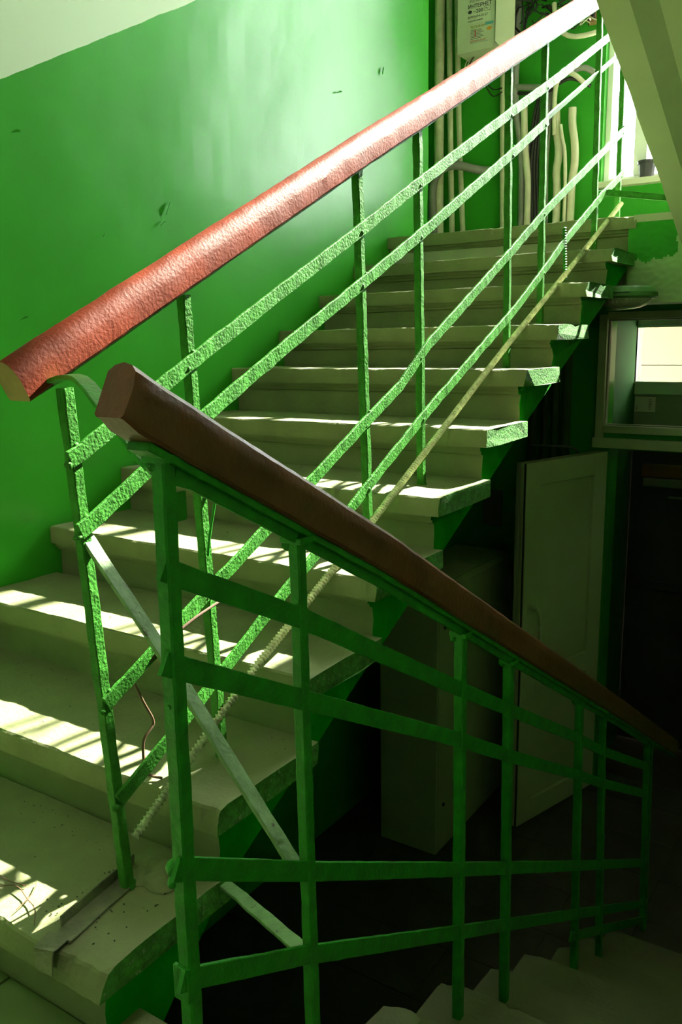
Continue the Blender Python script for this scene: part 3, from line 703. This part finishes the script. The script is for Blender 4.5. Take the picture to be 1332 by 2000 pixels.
DB('door_panel', (.112, -.045, -.419), (LW-.112, -.014, z1-.112), 'pvc', .001); DB('door_panel', (.112, -.045, z0+.112), (LW-.112, -.014, -.521), 'pvc', .001)
DB('edge_profile', (LW, -.05, z0), (LW+.012, -.035, z1), 'outer'); DB('edge_profile', (LW, -.025, z0), (LW+.006, -.012, z1), 'pvc')
DB('edge_seal', (LW, -.012, z0), (LW+.004, -.004, z1), 'black')
bm = bmesh.new()
hh = [(LW-.055, 0, -.075), (LW-.055, .045, -.070), (LW-.055, .062, -.11), (LW-.055, .066, -.20), (LW-.055, .062, -.29), (LW-.055, .045, -.325), (LW-.055, 0, -.32)]
tube(bm, smoothpts([V(p) for p in hh], 3), .011, 10)
box(bm, (LW-.075, 0, -.10), (LW-.035, .004, -.05), .002); box(bm, (LW-.075, 0, -.345), (LW-.035, .004, -.295), .002)
bmesh.ops.transform(bm, matrix=mtx, verts=bm.verts); link('handle', bm, 'pvc', d1, smooth=True)
# outdoors: cream clad house wall, set close to keep it dim, and yard
hs = empty('house_wall'); tag(hs, 'cream clad house wall, set close under an added canopy, seen through the glass over the entrance', 'house')
for i in range(11):
    B('panel', (-.6, 5.70, -1.4+i*.30), (3.6, 5.74, -1.4+i*.30+.294), 'cream', hs)
B('backing', (-.6, 5.741, -1.4), (3.6, 5.78, 1.88), 'conduit', hs)
struct(B('trim_shade_canopy', (-.6, 4.36, 1.86), (3.6, 5.9, 1.98), 'outer'))  # added canopy, out of view, cuts sky light into the vestibule
struct(B('ground_outside', (-12, 4.3, -1.5), (14, 12, -1.4), 'asphalt'))

# lamp under the landing beam
lp = empty('stair_light'); tag(lp, 'round wall lamp with ribbed glass bowl under the landing beam', 'lamp')
lc = V((1.215, 2.868, 1.352)); bm = bmesh.new()
pr = [(0, .035), (.095, .035), (.112, .028), (.127, .010), (.130, -.006), (.122, -.014), (0, -.014)]
rr = [[bm.verts.new(lc+V((r*math.cos(i*math.pi/20), r*math.sin(i*math.pi/20), z))) for i in range(40)] for r, z in pr[1:-1]]
for a, b in zip(rr, rr[1:]):
    for i in range(40): bm.faces.new((a[i], a[(i+1) % 40], b[(i+1) % 40], b[i]))
bm.faces.new(rr[0]); bm.faces.new(rr[-1])
link('lamp_body', bm, 'lamp_base', lp, smooth=False)
B('slot', (lc.x-.06, lc.y-.131, lc.z+.006), (lc.x+.05, lc.y-.118, lc.z+.009), 'black', lp)
bm = bmesh.new(); rr = []
for j in range(8):
    a = j/7*math.pi/2; r = .105*math.cos(a)+.0005; z = -.014-.042*math.sin(a)
    rr.append([bm.verts.new(lc+V((r*(1+(.02 if i % 2 else 0))*math.cos(i*math.pi/40), r*(1+(.02 if i % 2 else 0))*math.sin(i*math.pi/40), z))) for i in range(80)])
for a, b in zip(rr, rr[1:]):
    for i in range(80): bm.faces.new((a[i], a[(i+1) % 80], b[(i+1) % 80], b[i]))
bm.faces.new(rr[0]); bm.faces.new(rr[-1]); link('ribbed_bowl', bm, 'lens', lp)
bm = bmesh.new(); pp = [lc+V((.11*math.cos(a)*1.02, -.09*math.sin(a)-.02, -.012-.05*math.sin(a))) for a in [i*math.pi*.62/14 for i in range(15)]]
tube(bm, pp, .0022, 6); pp = [lc+V((.095, -.05, -.02)), lc+V((.08, -.06, -.008)), lc+V((.07, -.07, -.03)), lc+V((.085, -.06, -.035))]; tube(bm, pp, .0018, 6)
link('wire_clip', bm, 'wire', lp)

# ------------------------------------------------------------------ under the stairs
cb1 = empty('metal_cabinet'); tag(cb1, 'tall olive grey metal cabinet under the stairs with a paper sheet on top', 'cabinet')
bm = bmesh.new(); box(bm, (.262, 2.486, ZF), (.562, 3.30, .082), .004); link('cabinet_body', bm, 'cabinet', cb1)
B('lid', (.258, 2.480, .083), (.566, 3.304, .100), 'cabinet', cb1, .003)
B('side_panel', (.5625, 2.500, ZF+.02), (.567, 3.29, .065), 'cabinet', cb1, .001)
for zz in (-.1, -.98):
    bm = bmesh.new(); bmesh.ops.create_cone(bm, segments=12, radius1=.010, radius2=.008, depth=.008, cap_ends=True, matrix=Matrix.Translation((.570, 2.55, zz)) @ Matrix.Rotation(math.pi/2, 4, 'Y'))
    link('lock', bm, 'black', cb1)
cb2 = empty('metal_cabinet'); tag(cb2, 'lower grey metal cabinet behind the tall one, beside the open door', 'cabinet')
B('cabinet_body', (.30, 3.315, ZF), (.575, 3.52, -.035), 'cabinet', cb2, .004); B('lid', (.296, 3.312, -.034), (.579, 3.524, -.022), 'cabinet', cb2, .003)
sh = B('paper_sheet', (.42, 2.70, .1005), (.54, 2.95, .1015), 'paper'); tag(sh, 'printed paper sheet lying on the tall metal cabinet', 'paper')
for i, (x, r) in enumerate([(.60, .022), (.665, .016), (.72, .02), (.775, .024)]):
    pipe('riser_pipe', [(x, 3.49, ZF), (x, 3.49, 1.32)], r, 'dark_wall', ['leftmost dark pipe rising behind the open white door', 'second dark pipe rising behind the open white door', 'third dark pipe rising behind the open white door', 'dark pipe nearest the window frame, behind the open door'][i], 'pipe', 'dark pipes behind the entrance door')
pipe('water_pipe', [(.62, 3.42, .648), (.74, 3.40, .650), (.84, 3.40, .652), (.855, 3.40, .640), (.857, 3.45, .62)], .006, 'conduit', 'thin pale pipe crossing above the open white door', 'pipe')
tag(B('paper_sheet', (.30, 3.545, .17), (.415, 3.549, .37), 'dash'), 'faded printed sheet hanging on the dark wall under the stairs', 'paper')
# worn paint scab on the stair's side
bm = bmesh.new(); pl = [V((1.182, 2.30+.022*math.cos(a), 1.172+.022*math.sin(a))) for a in [i*math.pi/10 for i in range(21)]]
tube(bm, pl, .0014, 6); tag(link('wire_ring', bm, 'tag'), 'thin round ring hanging on the side of the upper flight', 'ring')

# curled flakes of paint on the left wall
wl = bpy.data.objects['wall_left']
for (y, z, a, L_) in [(.86, 1.775, .25, .035), (1.47, 1.62, 1.1, .05), (1.44, 1.58, .6, .03), (2.55, 2.25, .3, .05), (1.18, 1.52, .9, .02), (2.95, 2.42, 1.3, .035), (.84, 1.25, .3, .03)]:
    bm = bmesh.new(); n_ = 7; top, bot = [], []
    for i in range(n_):
        t = i/(n_-1); yy = y + L_*t*math.cos(a); zz_ = z + L_*t*math.sin(a)*1.0
        w_ = .006*math.sin(math.pi*t)+.0008
        top.append([bm.verts.new((.007+.0008, yy, zz_)), bm.verts.new((.012+.006*math.sin(math.pi*t), yy-w_*math.sin(a), zz_+w_*math.cos(a)))])
        bot.append([bm.verts.new((.007-.0002, yy, zz_)), bm.verts.new((.011+.006*math.sin(math.pi*t), yy-w_*math.sin(a), zz_+w_*math.cos(a)))])
    for i in range(n_-1):
        bm.faces.new((top[i][0], top[i+1][0], top[i+1][1], top[i][1])); bm.faces.new((bot[i][0], bot[i][1], bot[i+1][1], bot[i+1][0]))
        bm.faces.new((top[i][1], top[i+1][1], bot[i+1][1], bot[i][1]))
    link('paint_flake', bm, 'wall_green', wl)
# crumbs of plaster and dirt lying on the lower treads
bm = bmesh.new()
for i in range(230):
    k = random.choice([1, 1, 1, 2, 2, 3, 4, 5])
    y = YN[k-1] + random.choice([random.uniform(.06, .30), random.uniform(.24, .31)])
    x = random.uniform(.15, 1.17); r_ = random.uniform(.0006, .0018)
    rr = bmesh.ops.create_icosphere(bm, subdivisions=1, radius=r_, matrix=Matrix.Translation((x, y, ZN[k-1]+.0015)) @ Matrix.Diagonal((1, random.uniform(.5, 1.6), .7, 1)))
for i in range(70):
    x = random.uniform(1.0, 1.17); y = random.uniform(.03, .26)
    bmesh.ops.create_icosphere(bm, subdivisions=1, radius=random.uniform(.0008, .0026), matrix=Matrix.Translation((x, y, ZN[0]+.002)) @ Matrix.Diagonal((1, random.uniform(.5, 1.6), .6, 1)))
o = tag(link('crumbs', bm, 'grout'), 'dark crumbs of plaster and dirt scattered over the lower treads', 'debris'); o['kind'] = 'stuff'
